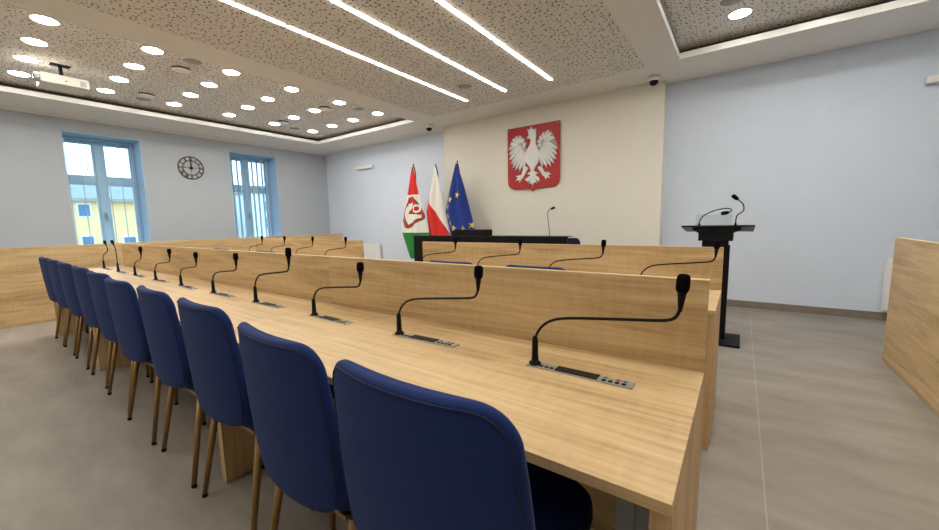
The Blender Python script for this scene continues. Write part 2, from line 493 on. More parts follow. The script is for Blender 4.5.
# local frame: origin at floor below the back's rear face, +y towards the desk
YREAR = [(.40, .062), (.44, .046), (.48, .033), (.55, .024), (.65, .015), (.75, .008), (.85, .002), (.96, -.004)]
HW = [(.455, .14), (.47, .19), (.495, .224), (.535, .243), (.60, .251), (.70, .252), (.80, .246), (.85, .240), (.94, .236)]
THK = [(.40, .03), (.44, .05), (.55, .052), (.75, .046), (.94, .042)]
ZT = .935
def back_w(z):
    w = lerp_tab(HW, z)
    r = .075
    if z > ZT-r:
        d = z-(ZT-r)
        w = w - r + math.sqrt(max(0, r*r-d*d))
    return w
def make_chair(fab):
    t = thing('upholstered_chair', 'blue', 'chair')
    # backrest
    zs = [.458, .463, .471, .483, .50, .52, .545, .58, .62, .67, .72, .77, .81, .84, .86, .875, .888, .901, .912, .920, .927, .932, .935]
    rings = []
    for i, z in enumerate(zs):
        th = lerp_tab(THK, z)
        shrink = 1.0
        if i == 0: shrink = .45
        elif i == 1: shrink = .8
        elif i == len(zs)-1: shrink = .35
        elif i == len(zs)-2: shrink = .7
        elif i == len(zs)-3: shrink = .88
        rings.append(superring(0, lerp_tab(YREAR, z)+th/2, back_w(z), th/2*shrink, z, 40, 3.2, .042, .25))
    b = MB().rings(rings).build('backrest', fab, t)
    # piping following the rim of the rear face
    out = []
    zz = [.47+.0157*i for i in range(26)]
    zz = [z for z in zz if z < .865] + [.872, .884, .893, .899]
    def pp(sx, z, ins):
        w = back_w(z)-ins if z < .86 else None
        return w
    r = .065; zt = ZT-.011
    def wi(z):
        w = lerp_tab(HW, z)-.011
        if z > zt-r:
            d = z-(zt-r); w = w-r+math.sqrt(max(0, r*r-d*d))
        return w
    prof = [.505+.02*i for i in range(18)] + [zt-r+r*math.sin(a*PI/2/8) for a in range(9)]
    prof = sorted(prof)
    prof = [z for z in prof if z <= zt+1e-6]
    def P(x, z):
        th = lerp_tab(THK, z)
        yc = lerp_tab(YREAR, z)+th/2
        hx = back_w(min(z, ZT-.004)); u = min(1, abs(x)/hx)
        hy = th/2*(1-u**3.2)**(1/3.2)
        sh = 1.0 if z < ZT-.01 else .9
        return (x, yc-hy*sh+.042*(x/.25)**2-.0008, z)
    left = [P(-wi(z), z) for z in prof]; right = [P(wi(z), z) for z in reversed(prof)]
    top = [P(-wi(zt)+2*wi(zt)*i/10, zt) for i in range(1, 10)]
    MB().tube(left+top+right, .0016, 6).build('piping', M['piping'], b)
    # seat
    rings = []
    for z, k in ((.427, .86), (.433, .95), (.442, .99), (.46, 1.0), (.482, .99), (.494, .95), (.500, .85), (.502, .6)):
        rings.append(superring(0, .325, .232*k, .230*(k if k > .9 else k+.03), z, 36, 4.2))
    MB().rings(rings).build('seat', fab, t)
    # under-frame
    fr = MB()
    for s in (-1, 1):
        fr.box(s*.18-.012, s*.18+.012, .125, .36, .414, .43)
    fr.box(-.19, .19, .12, .145, .414, .43); fr.box(-.19, .19, .30, .325, .414, .43)
    fr.build('under_frame', M['bronze'], t)
    for s in (-1, 1):
        for (a, c) in (((s*.205, .135, .428), (s*.24, .062, .012)), ((s*.205, .325, .428), (s*.238, .31, .012))):
            a, c = Vector(a), Vector(c)
            l = MB().tube([a, a.lerp(c, .5), c], [.0145, .013, .0105], 12).build('leg', M['bronze'], t)
            MB().tube([c+Vector((0, 0, .004)), (c.x, c.y, 0)], [.0115, .0115], 12).build('foot_glide', M['black'], l)
    return t
chair0 = make_chair(M['fabric'])
ORD = ['first', 'second', 'third', 'fourth', 'fifth', 'sixth', 'seventh', 'eighth', 'ninth', 'tenth']
CH = [(-.496, .428, 0), (-1.03, .447, -.06), (-1.685, .502, -.02), (-2.28, .511, -.035), (-2.887, .509, 0), (-3.50, .535, .02), (-4.15, .55, 0), (-4.84, .555, 0), (-5.46, .56, 0), (-6.0, .56, 0)]
for i, (x, y, rz) in enumerate(CH):
    c = chair0 if i == 0 else copy_tree(chair0)
    c.location = (x, y, 0); c.rotation_euler = (0, 0, rz)
    c['group'] = 'blue chairs along the front desk row'
    if i == 0: l = 'blue upholstered chair nearest the camera, at the right end of the front row'
    elif i == 9: l = 'blue upholstered chair farthest from the camera, last of the front row by the partition'
    else: l = 'blue upholstered chair with bronze legs, %s from the camera in the front row' % ORD[i]
    c['label'] = l
for x, y, rz, l in ((-1.04, 2.085, 0, 'blue chair top showing above the front screen, right one of two before the second row'),
                    (-1.71, 2.085, 0, 'blue chair top showing above the front screen, left one below the black desk'),
                    (-4.36, 2.06, 0, 'blue chair at the left part of the second row, nearer the aisle'),
                    (-5.55, 2.07, .0, 'blue chair at the left part of the second row, nearer the windows')):
    c = copy_tree(chair0); c.location = (x, y, 0.0); c.rotation_euler = (0, 0, rz)
    c['group'] = 'blue chairs along the second desk row'; c['label'] = l
c = make_chair(M['navy']); c.location = (-2.19, 5.62, 0); c.rotation_euler = (0, 0, PI)
c['label'] = 'dark blue chair behind the right end of the black presidium desk'; c['group'] = 'chairs behind the presidium desk'

# ============================================================ MICROPHONES
# gooseneck in the plane of the desk: (dx, dz)
NECK = [(0, .08), (.006, .10), (.018, .12), (.04, .140), (.07, .154), (.11, .162), (.18, .170), (.26, .178), (.34, .186), (.372, .190), (.388, .197), (.396, .21), (.400, .228)]
HEADS = [(.417, .262), (.424, .335)]
def make_mic(neck, style='long', unit=True):
    t = thing('conference_microphone', 'mic', 'microphone')
    if unit:
        p = MB().box(-.022, .296, -.022, .024, 0, .004, bev=.001).build('base_plate', M['silver'], t)
        B('cover_flap', M['flap'], t, .072, .2, -.018, .02, .003, .0065, bev=.001)
        for k in range(3):
            B('socket', M['black'], t, .02+k*.017, .031+k*.017, -.012, -.002, .003, .0055)
        for k in range(4):
            B('button', M['black'], t, .213+k*.018, .224+k*.018, -.014, -.005, .003, .0065, bev=.0008)
        for k, c in enumerate(('green_btn', 'yellow_btn', 'red_btn', 'blue_btn')):
            tag(B('button', M[c], t, .213+k*.018, .223+k*.018, .006, .014, .003, .0065, bev=.0008), '%s button' % c.split('_')[0])
    MB().lathe([(.0, 0), (.019, .003), (.019, .010), (.012, .013), (.0105, .03), (.009, .085), (.005, .092), (0, .093)], n=16).build('sleeve', M['black'], t)
    pts = [(dx, 0, dz) for dx, dz in neck]
    # smooth it
    V = [Vector(p) for p in pts]
    for _ in range(2):
        W = [V[0]]
        for a, b in zip(V[:-1], V[1:]): W += [a.lerp(b, .25), a.lerp(b, .75)]
        W.append(V[-1]); V = W
    MB().tube(V, .0042, 8).build('gooseneck', M['black'], t)
    e = V[-1]; d = (V[-1]-V[-6]).normalized()
    if style == 'long': d = Vector((.06, 0, 1)).normalized()
    MB().tube([e-d*.012, e, e+d*.032, e+d*.04], [.0045, .0062, .0105, .0115], 12).build('microphone_capsule', M['black'], t)
    q = d.to_track_quat('Z', 'X')
    rings = []
    L = .046
    for f, k in ((0, .55), (.06, .8), (.18, .98), (.4, 1.02), (.7, 1.0), (.88, .92), (.96, .75), (1.0, .45)):
        rg = []
        for pt in superring(0, 0, .0155*k, .0135*k, 0, 20, 3.0):
            rg.append(e + d*(.034+L*f) + q @ Vector((pt.x, pt.y, 0)))
        rings.append(rg)
    MB().rings(rings).build('foam_windscreen', M['foam'], t)
    return t
mic0 = make_mic(NECK)
NECK8 = [(0, .08), (.012, .11), (.04, .135), (.075, .145), (.13, .16), (.19, .168), (.235, .18), (.262, .205), (.268, .225)]
NECK9 = [(0, .08), (0, .13), (.0, .19), (-.008, .235), (-.03, .262), (-.055, .278)]
NECK10 = [(0, .08), (-.004, .12), (.02, .145), (.07, .17), (.17, .19), (.25, .205), (.275, .23), (.265, .255), (.235, .275)]
mic8, mic9, mic10 = make_mic(NECK8), make_mic(NECK9, 'tip'), make_mic(NECK10, 'tip')
SZ = [1.06, 1.02, .97, 1.13, .97, .93, .96, .97, 1.05, 1.03]
for i in range(10):
    src = {7: mic8, 8: mic9, 9: mic10}.get(i, mic0)
    c = src if i in (0, 7, 8, 9) else copy_tree(src)
    c.location = (-.524-.628*i, 1.08, TZ)
    c.rotation_euler = (0, 0, [0, .03, -.02, .02, 0, -.03, .02, 0, 0, 0][i])
    c.scale = (1.02 if i == 0 else 1, 1, SZ[i])
    c['group'] = 'gooseneck microphones on the front desk row'
    if i == 0: l = 'black gooseneck microphone nearest the camera, at the right end of the front desk'
    elif i == 9: l = 'black gooseneck microphone at the far left end of the front desk row'
    elif i == 8: l = 'black microphone with straight upright neck, second from the far left end of front desk'
    else: l = 'black gooseneck microphone on the front desk row, %s from the right end' % ORD[i]
    c['label'] = l
for i in range(4):
    c = copy_tree(mic0); c.location = (-.521-.648*i, 2.63, TZ)
    c.rotation_euler = (0, 0, [0, -.02, .02, .03][i])
    c['group'] = 'gooseneck microphones on the second desk row'
    c['label'] = 'black gooseneck microphone on the right second-row desk, %s' % ['nearest the lectern', 'second from the lectern', 'third from the lectern', 'nearest the flags'][i]
    c = copy_tree(mic0); c.location = (-4.03-.64*i, 2.63, TZ)
    c.rotation_euler = (0, 0, [.02, 0, -.02, 0.02][i])
    c['group'] = 'gooseneck microphones on the second desk row'
    c['label'] = 'black gooseneck microphone on the left second-row desk, %s' % ['nearest the radiator', 'second from the radiator', 'third from the radiator', 'farthest from the radiator'][i]

# ============================================================ PRESIDIUM DESK
t = thing('presidium_desk', 'black presidium desk standing before the flags and the emblem wall', 'desk', (-1.742, 4.5, 0))
L = 2.627
B('front_panel', M['gloss_black'], t, -L, 0, 0, .03, 0, 1.0, bev=.002)
B('side_panel', M['gloss_black'], t, -L, -L+.03, .03, .66, 0, .80, bev=.002)
B('side_panel', M['gloss_black'], t, -.03, 0, .03, .66, 0, .80, bev=.002)
B('tabletop', M['gloss_black'], t, -L+.03, -.03, .03, .68, .725, .76, bev=.002)
B('top_ledge', M['gloss_black'], t, -L, 0, 0, .20, 1.0, 1.008, bev=.002)
t = thing('black_box', 'low flat black box lying on the black presidium desk', 'box', (-3.26, 4.58, 1.008))
b = MB(); b.prism([(-.31, 0), (.30, 0), (.30, .082), (-.24, .086), (-.31, .07)], 'y', -.07, .11)
b.build('casing', M['black'], t); B('lid', M['gloss_black'], t, -.23, .295, -.065, .105, .0845, .089, bev=.001)
t = thing('desk_microphone', 'slim black gooseneck microphone on the black presidium desk', 'microphone', (-2.139, 4.9, .76))
MB().lathe([(0, 0), (.05, .002), (.05, .018), (.03, .025), (.009, .03), (.007, .07), (0, .072)], n=20).build('base', M['black'], t)
V = [Vector(p) for p in ((0, 0, .06), (-.01, 0, .2), (-.03, 0, .40), (-.045, 0, .52), (-.04, 0, .575), (-.015, 0, .598), (.005, 0, .605))]
MB().tube(V, .0045, 8).build('gooseneck', M['black'], t)
MB().tube([(.0, 0, .603), (.012, 0, .607), (.05, 0, .622), (.058, 0, .625)], [.006, .015, .016, .008], 12).build('foam_windscreen', M['foam'], t)

# ============================================================ LECTERN
t = thing('lectern', 'slim black lectern with two gooseneck microphones by the blue wall', 'lectern', (-.19, 4.3, 0))
B('base_plate', M['black'], t, -.235, .235, -.14, .30, 0, .022, bev=.004)
B('column', M['black'], t, -.115, .112, .04, .16, 0.022, .94, bev=.006)
B('lower_box', M['black'], t, -.113, .098, .0, .24, .935, .985, bev=.003)
B('upper_box', M['black'], t, -.146, .133, -.02, .30, .985, 1.06, bev=.003)
m = MB()
# tilted reading top: audience edge high, speaker edge low
pts = [(-.05, 1.120), (.42, 1.058), (.42, 1.072), (-.05, 1.134)]
m.prism(pts, 'x', -.292, .292)
m.bm.faces.ensure_lookup_table()
for f in m.bm.faces:
    f.normal_update()
    if abs(f.normal.z) > .5 and sum(v.co.z for v in f.verts)/len(f.verts) < 1.1: f.material_index = 1
m.build('reading_top', [M['gloss_black'], M['dark_grey']], t)
m = MB(); m.prism([(-.146, 1.06), (.133, 1.06), (.192, 1.09), (.192, 1.112), (-.194, 1.112), (-.194, 1.09)], 'y', -.03, .1); m.build('top_support', M['black'], t)
B('acrylic_screen', M['acrylic'], t, -.17, .12, -.03, -.024, 1.128, 1.235)
def lect_mic(label, base, path, hd):
    g = MB(); g.lathe([(0, 0), (.011, .001), (.010, .03), (.006, .035), (0, .036)], c=base, n=12)
    V = [Vector(p) for p in path]
    for _ in range(2):
        W = [V[0]]
        for a, b in zip(V[:-1], V[1:]): W += [a.lerp(b, .25), a.lerp(b, .75)]
        W.append(V[-1]); V = W
    o = g.tube(V, .005, 8).build('gooseneck', M['black'], t)
    e = V[-1]; d = (V[-1]-V[-3]).normalized()
    MB().tube([e-d*.01, e+d*.006, e+d*.04, e+d*.055, e+d*.06], [.006, .016, .019, .016, .008], 12).build('foam_windscreen', M['foam'], o)
lect_mic('', (-.148, .06, 1.117), [(-.148, .06, 1.14), (-.146, .06, 1.175), (-.126, .06, 1.22), (-.066, .06, 1.257), (.004, .06, 1.284), (.079, .06, 1.292), (.109, .06, 1.279), (.104, .06, 1.256), (.084, .06, 1.252)], 0)
lect_mic('', (.144, .06, 1.117), [(.144, .06, 1.14), (.146, .06, 1.20), (.156, .06, 1.23), (.189, .06, 1.25), (.204, .06, 1.273), (.198, .06, 1.318), (.176, .06, 1.348), (.150, .06, 1.372)], 0)

# ============================================================ NATIONAL EMBLEM
EAG = {'shield': [(-3.525, 2.866), (-2.551, 2.862), (-2.55, 1.937), (-2.571, 1.883), (-2.633, 1.843), (-2.721, 1.818), (-2.948, 1.793), (-3.012, 1.782), (-3.051, 1.742), (-3.086, 1.776), (-3.155, 1.783), (-3.415, 1.798), (-3.488, 1.83), (-3.525, 1.896)], 'crown': [(-3.116, 2.744), (-3.133, 2.81), (-3.095, 2.776), (-3.06, 2.837), (-3.028, 2.774), (-2.974, 2.798), (-2.971, 2.732), (-3.04, 2.753)], 'head': [(-3.116, 2.744), (-3.11, 2.686), (-3.145, 2.671), (-3.148, 2.645), (-3.107, 2.647), (-3.081, 2.631), (-2.977, 2.621), (-2.968, 2.679), (-2.971, 2.732), (-3.04, 2.748)], 'body': [(-3.081, 2.631), (-3.069, 2.583), (-3.099, 2.517), (-3.134, 2.47), (-3.182, 2.398), (-3.189, 2.307), (-3.159, 2.23), (-3.106, 2.167), (-3.05, 2.13), (-2.983, 2.15), (-2.931, 2.222), (-2.908, 2.314), (-2.914, 2.391), (-2.948, 2.465), (-2.977, 2.54), (-2.977, 2.621)], 'lwing': [(-3.134, 2.444), (-3.176, 2.501), (-3.158, 2.564), (-3.211, 2.662), (-3.286, 2.719), (-3.368, 2.718), (-3.436, 2.675), (-3.487, 2.602), (-3.519, 2.51), (-3.475, 2.478), (-3.514, 2.413), (-3.457, 2.39), (-3.502, 2.325), (-3.446, 2.309), (-3.471, 2.241), (-3.409, 2.235), (-3.441, 2.168), (-3.366, 2.188), (-3.382, 2.12), (-3.314, 2.161), (-3.305, 2.096), (-3.25, 2.155), (-3.219, 2.12), (-3.189, 2.202), (-3.138, 2.275), (-3.093, 2.374)], 'rwing': [(-2.96, 2.43), (-2.948, 2.472), (-2.948, 2.574), (-2.903, 2.656), (-2.83, 2.711), (-2.738, 2.735), (-2.681, 2.686), (-2.632, 2.593), (-2.591, 2.488), (-2.582, 2.403), (-2.62, 2.388), (-2.587, 2.315), (-2.636, 2.315), (-2.603, 2.234), (-2.662, 2.259), (-2.646, 2.172), (-2.706, 2.216), (-2.7, 2.132), (-2.764, 2.189), (-2.772, 2.119), (-2.82, 2.174), (-2.848, 2.134), (-2.885, 2.202), (-2.934, 2.253), (-2.991, 2.362)], 'tail': [(-3.1, 2.154), (-3.07, 2.08), (-3.148, 2.035), (-3.074, 2.012), (-3.196, 1.943), (-3.124, 1.89), (-3.077, 1.929), (-3.107, 1.862), (-3.065, 1.875), (-3.045, 1.816), (-3.012, 1.882), (-2.96, 1.867), (-2.989, 1.935), (-2.919, 1.887), (-2.911, 1.946), (-2.989, 2.01), (-2.931, 2.036), (-3.018, 2.08), (-2.983, 2.155)], 'lleg': [(-3.204, 2.19), (-3.129, 2.143), (-3.214, 1.998), (-3.265, 2.016)], 'lfoot': [(-3.214, 2.019), (-3.265, 2.029), (-3.386, 2.018), (-3.33, 1.986), (-3.386, 1.937), (-3.312, 1.947), (-3.306, 1.888), (-3.254, 1.959), (-3.214, 1.987)], 'rleg': [(-2.948, 2.131), (-2.877, 2.157), (-2.806, 2.025), (-2.851, 1.988)], 'rfoot': [(-2.851, 2.026), (-2.755, 2.041), (-2.694, 1.995), (-2.75, 1.984), (-2.711, 1.925), (-2.772, 1.95), (-2.789, 1.911), (-2.823, 1.97), (-2.851, 1.988)]}
t = thing('hanging_coat_of_arms', 'red shield with silver-white crowned eagle hanging on the cream wall', 'emblem', (-2.917, 5.955, 2.253)); t.scale = (.957, .957, .957)
def loc2(poly): return [(a+3.05, b-2.3) for a, b in poly]
sh = [(-.5, .566), (.5, .566), (.5, -.38), (.485, -.45), (.44, -.495), (.37, -.515), (.10, -.522), (.04, -.535), (0, -.575), (-.04, -.535), (-.10, -.522), (-.37, -.515), (-.44, -.495), (-.485, -.45), (-.5, -.38)]
sh = [(a*1.0, b) for a, b in sh]
s = MB().prism(sh, 'y', -.032, -.008).build('shield', M['shield'], t)
B('backing', M['shield'], t, -.45, .45, -.008, 0, -.45, .5)
eg = MB()
D0 = -.038
def relief(poly, th):
    eg.prism(loc2(poly), 'y', D0-th, D0+.008, mi=1 if th == .014 else 0)
for k, th in (('lwing', .014), ('rwing', .014), ('lleg', .013), ('rleg', .013), ('lfoot', .012), ('rfoot', .012), ('tail', .015), ('body', .024), ('head', .026)):
    relief(EAG[k], th)
e = eg.build('eagle', [M['eagle'], M['feather']], t)
cr = MB(); cr.prism(loc2(EAG['crown']), 'y', D0-.03, D0+.004); cr.build('crown', M['eagle'], e)
# feather ridges
def feathers(side):
    m = MB()
    key = 'lwing' if side < 0 else 'rwing'
    w = loc2(EAG[key])
    root = Vector((side*.115, 0, .12))
    tips = [w[i] for i in ((6, 8, 10, 12, 14, 16, 18, 20, 22) if side < 0 else (7, 9, 11, 13, 15, 17, 19, 21))]
    nt_ = len(tips)
    def quill(a, b, rad, dy):
        n = 9
        prof = [.25, .6, .85, .97, 1.0, .97, .85, .6, .15]
        rings = []
        d = (b-a).normalized(); s_ = Vector((d.z, 0, -d.x))
        for j in range(n):
            p = a.lerp(b, j/(n-1)); rr = rad*prof[j]
            rings.append([p + s_*(rr*math.cos(2*PI*q/10)) + Vector((0, dy-.008*max(0, math.sin(2*PI*q/10))*prof[j]+.006*min(0, math.sin(2*PI*q/10))*-1, 0)) for q in range(10)])
        m.rings(rings)
    for i, tp in enumerate(tips):
        f = i/(nt_-1)
        a = Vector((root.x+side*.115*(1-f)+side*.01, 0, root.z+.21*(1-f)-.02))
        b_ = Vector((tp[0], 0, tp[1]))
        b_ = a.lerp(b_, 1.0)
        quill(a, b_, .027, D0-.014-.001*(i % 2))
    bow = [w[j] for j in ((1, 2, 3, 4, 5, 6, 7) if side < 0 else (1, 2, 3, 4, 5, 6, 7))]
    for i, p in enumerate(bow):     # covert row along the wing's bow
        b_ = Vector((p[0], 0, p[1])); c_ = Vector((root.x+side*.09, 0, root.z+.12))
        quill(c_.lerp(b_, .25), c_.lerp(b_, .97), .026, D0-.020-.001*(i % 2))
    m.build('wing_feathers', M['eagle'], e)
feathers(-1); feathers(1)
for sx, sz in ((-.47, .53), (.47, .53), (0, -.545)):
    MB().lathe([(0, -.006), (.011, -.005), (.012, 0), (0, .001)], c=(sx, -.033, sz), n=12, axis='y').build('screw_cap', M['silver'], t)

# ============================================================ FLAGS
FL = {'shield': [(-5.381, 1.749), (-5.083, 1.341), (-5.12, 1.291), (-5.538, 1.095), (-5.611, 1.122), (-5.757, 1.232), (-5.735, 1.394), (-5.69, 1.509), (-5.534, 1.617), (-5.492, 1.72)], 'fig': [(-5.511, 1.59), (-5.387, 1.628), (-5.412, 1.525), (-5.489, 1.457), (-5.517, 1.396), (-5.209, 1.374), (-5.196, 1.313), (-5.333, 1.269), (-5.534, 1.175), (-5.578, 1.265), (-5.627, 1.391), (-5.643, 1.462), (-5.513, 1.555)], 'green': [(-5.748, 1.304), (-5.653, 1.275), (-5.59, 1.154), (-5.631, 1.131), (-5.753, 1.223)], 'ringc': [(-5.298, 1.494)], 'stars': [(-4.269, 1.705), (-4.438, 1.633), (-4.516, 1.496), (-4.529, 1.326), (-4.461, 1.188), (-4.355, 1.097), (-4.144, 1.087), (-3.972, 1.149)], 'f1l': [(-5.416, 2.327), (-5.587, 1.782), (-5.763, 1.235), (-5.804, 1.047), (-5.753, 0.9), (-5.571, 0.484)], 'f1r': [(-5.389, 2.324), (-5.253, 1.763), (-5.11, 1.363), (-4.996, 0.946), (-5.177, 0.5)], 'f2l': [(-4.862, 2.272), (-5.042, 1.693), (-5.121, 1.422), (-5.071, 1.065), (-5.053, 0.866)], 'f2r': [(-4.837, 2.27), (-4.725, 1.922), (-4.598, 1.349), (-4.512, 0.987), (-4.471, 0.777)], 'f3l': [(-4.315, 2.272), (-4.484, 1.812), (-4.596, 1.406), (-4.531, 1.158), (-4.466, 0.911)], 'f3r': [(-4.281, 2.269), (-4.175, 1.972), (-4.03, 1.46), (-3.908, 1.024), (-3.867, 0.88)], 'diag': [(-5.041, 1.713), (-5.005, 1.624), (-4.784, 1.338), (-4.603, 1.133), (-4.515, 0.989)]}
def interp(tab, z):
    # tab: [(x, z)] with z falling
    if z >= tab[0][1]: return tab[0][0]
    for a, b in zip(tab[:-1], tab[1:]):
        if z >= b[1]:
            f = (a[1]-z)/(a[1]-b[1]); return a[0]+(b[0]-a[0])*f
    return tab[-1][0]
def inpoly(p, poly):
    x, y = p; c = False; j = len(poly)-1
    for i in range(len(poly)):
        xi, yi = poly[i]; xj, yj = poly[j]
        if (yi > y) != (yj > y) and x < (xj-xi)*(y-yi)/(yj-yi)+xi: c = not c
        j = i
    return c
def flag(name, label, yb, lt, rt, mats, pick, folds, px):
    ztop = max(lt[0][1], rt[0][1]); zbot = min(lt[-1][1], rt[-1][1])
    cx = px
    t = thing(name, label, 'flag', (cx, yb, 0), group='flags before the emblem wall')
    NU, NV = 90, 170
    m = MB(); g = []
    for j in range(NV+1):
        z = ztop+(zbot-ztop)*j/NV
        a, b = interp(lt, z), interp(rt, z)
        row = []
        for i in range(NU+1):
            u = i/NU
            amp = min(.032, .01+.08*(b-a)*.35)*min(1, j/NV*3)
            y = amp*math.sin(2*PI*(folds*u)+.8*math.sin(j/NV*3)+.6) - .05*math.sin(PI*u)*min(1, j/NV*2)
            row.append(m.bm.verts.new((a+(b-a)*u-cx, y-.02, z)))
        g.append(row)
    for j in range(NV):
        for i in range(NU):
            vs = (g[j][i], g[j+1][i], g[j+1][i+1], g[j][i+1])
            c = sum((v.co for v in vs), Vector())/4
            m.face(vs, pick(c.x+cx, c.z), True)
    o = m.build('cloth', mats, t)
    md = o.modifiers.new('thickness', 'SOLIDIFY'); md.thickness = .003
    MB().tube([(0, .05, .02), (0, .05, ztop-.12), (0, .03, ztop-.04), (0, .0, ztop+.01)], .011, 10).build('pole', M['pole'], t)
    MB().lathe([(0, 0), (.009, .002), (.013, .015), (.012, .03), (.006, .055), (0, .062)], c=(0, .0, ztop+.005), n=12).build('finial', M['pole'], t)
    MB().lathe([(0, 0), (.17, .001), (.17, .02), (.05, .035), (.025, .06), (.02, .12), (0, .121)], c=(0, .05, 0), n=28).build('stand', M['black'], t)
    return t
def p1(x, z):
    if inpoly((x, z), FL['shield']):
        rx, rz = FL['ringc'][0]
        d = math.hypot(x-rx, z-rz)
        if .045 < d < .085: return 1
        if inpoly((x, z), FL['fig']): return 1
        if inpoly((x, z), FL['green']): return 2
        cxs = sum(p[0] for p in FL['shield'])/10; czs = sum(p[1] for p in FL['shield'])/10
        x2, z2 = cxs+(x-cxs)*1.07, czs+(z-czs)*1.07
        if not inpoly((x2, z2), FL['shield']): return 4
        # dark outline round the pale figure
        for dx, dz in ((.022, 0), (-.022, 0), (0, .022), (0, -.022)):
            if inpoly((x+dx, z+dz), FL['fig']): return 4
        return 3
    if z > 1.769: return 0
    if z > 1.01: return 1
    return 2
flag('municipal_flag', 'red, white and green flag with a shield, leftmost of the three flags', 5.63, FL['f1l'], FL['f1r'],
     [M['red_cloth'], M['white_cloth'], M['green_cloth'], M['crest'], M['outline']], p1, 2.3, -5.393)
def p2(x, z):
    return 1 if z > interp_x(x) else 0
def interp_x(x):
    d = FL['diag']
    if x <= d[0][0]: return d[0][1]
    for a, b in zip(d[:-1], d[1:]):
        if x <= b[0]: return a[1]+(b[1]-a[1])*(x-a[0])/(b[0]-a[0])
    return d[-1][1]
flag('national_flag', 'white and red flag hanging on its pole, middle of the three flags', 5.67, FL['f2l'], FL['f2r'],
     [M['red_cloth'], M['white_cloth']], p2, 1.8, -4.84)
stars = []
for i, (sx, sz) in enumerate(FL['stars']):
    k = .62 if i in (2, 3, 4) else 1.0
    stars.append([(sx+k*(.07 if j % 2 == 0 else .029)*math.sin(PI*j/5+.2), sz+(.07 if j % 2 == 0 else .029)*math.cos(PI*j/5+.2)) for j in range(10)])
def p3(x, z): return 1 if any(inpoly((x, z), s) for s in stars) else 0
flag('european_flag', 'blue flag with yellow stars, rightmost of the three flags', 5.63, FL['f3l'], FL['f3r'],
     [M['blue_cloth'], M['star']], p3, 2.1, -4.29)

# ============================================================ CLOCK
t = thing('wall_clock', 'round open bronze wall clock with roman numerals between the two windows', 'clock', (XL, 3.051, 2.406))
def circ(r, x=.02, n=48): return [(x, r*math.cos(2*PI*k/n), r*math.sin(2*PI*k/n)) for k in range(n)]
MB().tube(circ(.219), .009, 8, closed=True).build('outer_ring', M['clock'], t)
MB().tube(circ(.142), .007, 8, closed=True).build('inner_ring', M['clock'], t)
ROM = ['XII', 'I', 'II', 'III', 'IV', 'V', 'VI', 'VII', 'VIII', 'IX', 'X', 'XI']
for h, r in enumerate(ROM):
    m = MB(); w = {'I': .014, 'V': .026, 'X': .026}
    tot = sum(w[c] for c in r); px = -tot/2
    a = 2*PI*h/12
    def tr(u, v):   # u along tangent, v radial ; seen from the room (+x side), y to the right
        return (.02, math.sin(a)*v+math.cos(a)*u, math.cos(a)*v-math.sin(a)*u)
    for c in r:
        x0, x1 = px+.002, px+w[c]-.002
        if c == 'I': segs = [((px+w[c]/2, .145), (px+w[c]/2, .213))]
        elif c == 'V': segs = [((x0, .213), ((x0+x1)/2, .145)), (((x0+x1)/2, .145), (x1, .213))]
        else: segs = [((x0, .213), (x1, .145)), ((x0, .145), (x1, .213))]
        for p, q in segs: m.tube([tr(*p), tr(*q)], .004, 6)
        px += w[c]
    m.build('numeral', M['clock'], t)
m = MB()
for a in range(4):
    aa = a*PI/2
    m.tube([(.018, .02*math.sin(aa), .02*math.cos(aa)), (.018, .15*math.sin(aa), .15*math.cos(aa))], .0035, 6)
m.lathe([(0, 0), (.03, 0), (.03, .03), (0, .032)], n=20, axis='x'); m.build('hub', M['clock'], t)
for ln, a, w in ((.11, -.12, .010), (.16, -.02, .008)):
    MB().tube([(.036, -.03*math.sin(a), -.03*math.cos(a)), (.036, .5*ln*math.sin(a), .5*ln*math.cos(a)), (.036, ln*math.sin(a), ln*math.cos(a))], [w*.7, w, .003], 6).build('hand', M['black'], t)

# ============================================================ CEILING FITTINGS
def make_downlight():
    t = thing('downlight', 'x', 'ceiling light')
    MB().lathe([(.104, 0), (.104, -.005), (.091, -.006), (.091, 0)], n=28).build('rim', M['white_gloss'], t)
    MB().lathe([(0, -.016), (.04, -.0155), (.075, -.012), (.09, -.006), (.09, -.0005), (0, -.0005)], n=28).build('lens', M['downlight'], t)
    return t
dl0 = make_downlight(); used = False
COLN = ['nearest the light lines', 'second from the light lines', 'third from the light lines', 'nearest the windows']
DX = [-5.486, -6.184, -6.863, -7.566]
for r in range(8):  # last two rows, unseen behind the camera, added for more light
    y = 4.842-.813*r
    for k, x in enumerate(DX):
        c = dl0 if not used else copy_tree(dl0); used = True
        c.location = (x, y, ZT2)
        c['group'] = 'round downlights in the left ceiling tray'
        c['label'] = 'round downlight in left tray, %s from the emblem wall, %s' % (ORD[r], COLN[k])
for r in range(7):  # beyond the first lamp, all are added to light right wall and near desk
    y = 4.83-.813*r
    for k in range(3 if r < 3 else 2):
        x = -.117+.693*k
        c = copy_tree(dl0); c.location = (x, y, ZT2)
        c['group'] = 'round downlights in the right ceiling tray'
        c['label'] = ('round downlight shining in the right ceiling tray, nearest the dome camera' if r == 0 and k == 0 else
                      'added downlight in right tray, %s from the emblem wall, %s from its left edge' % (ORD[r], ORD[k]))
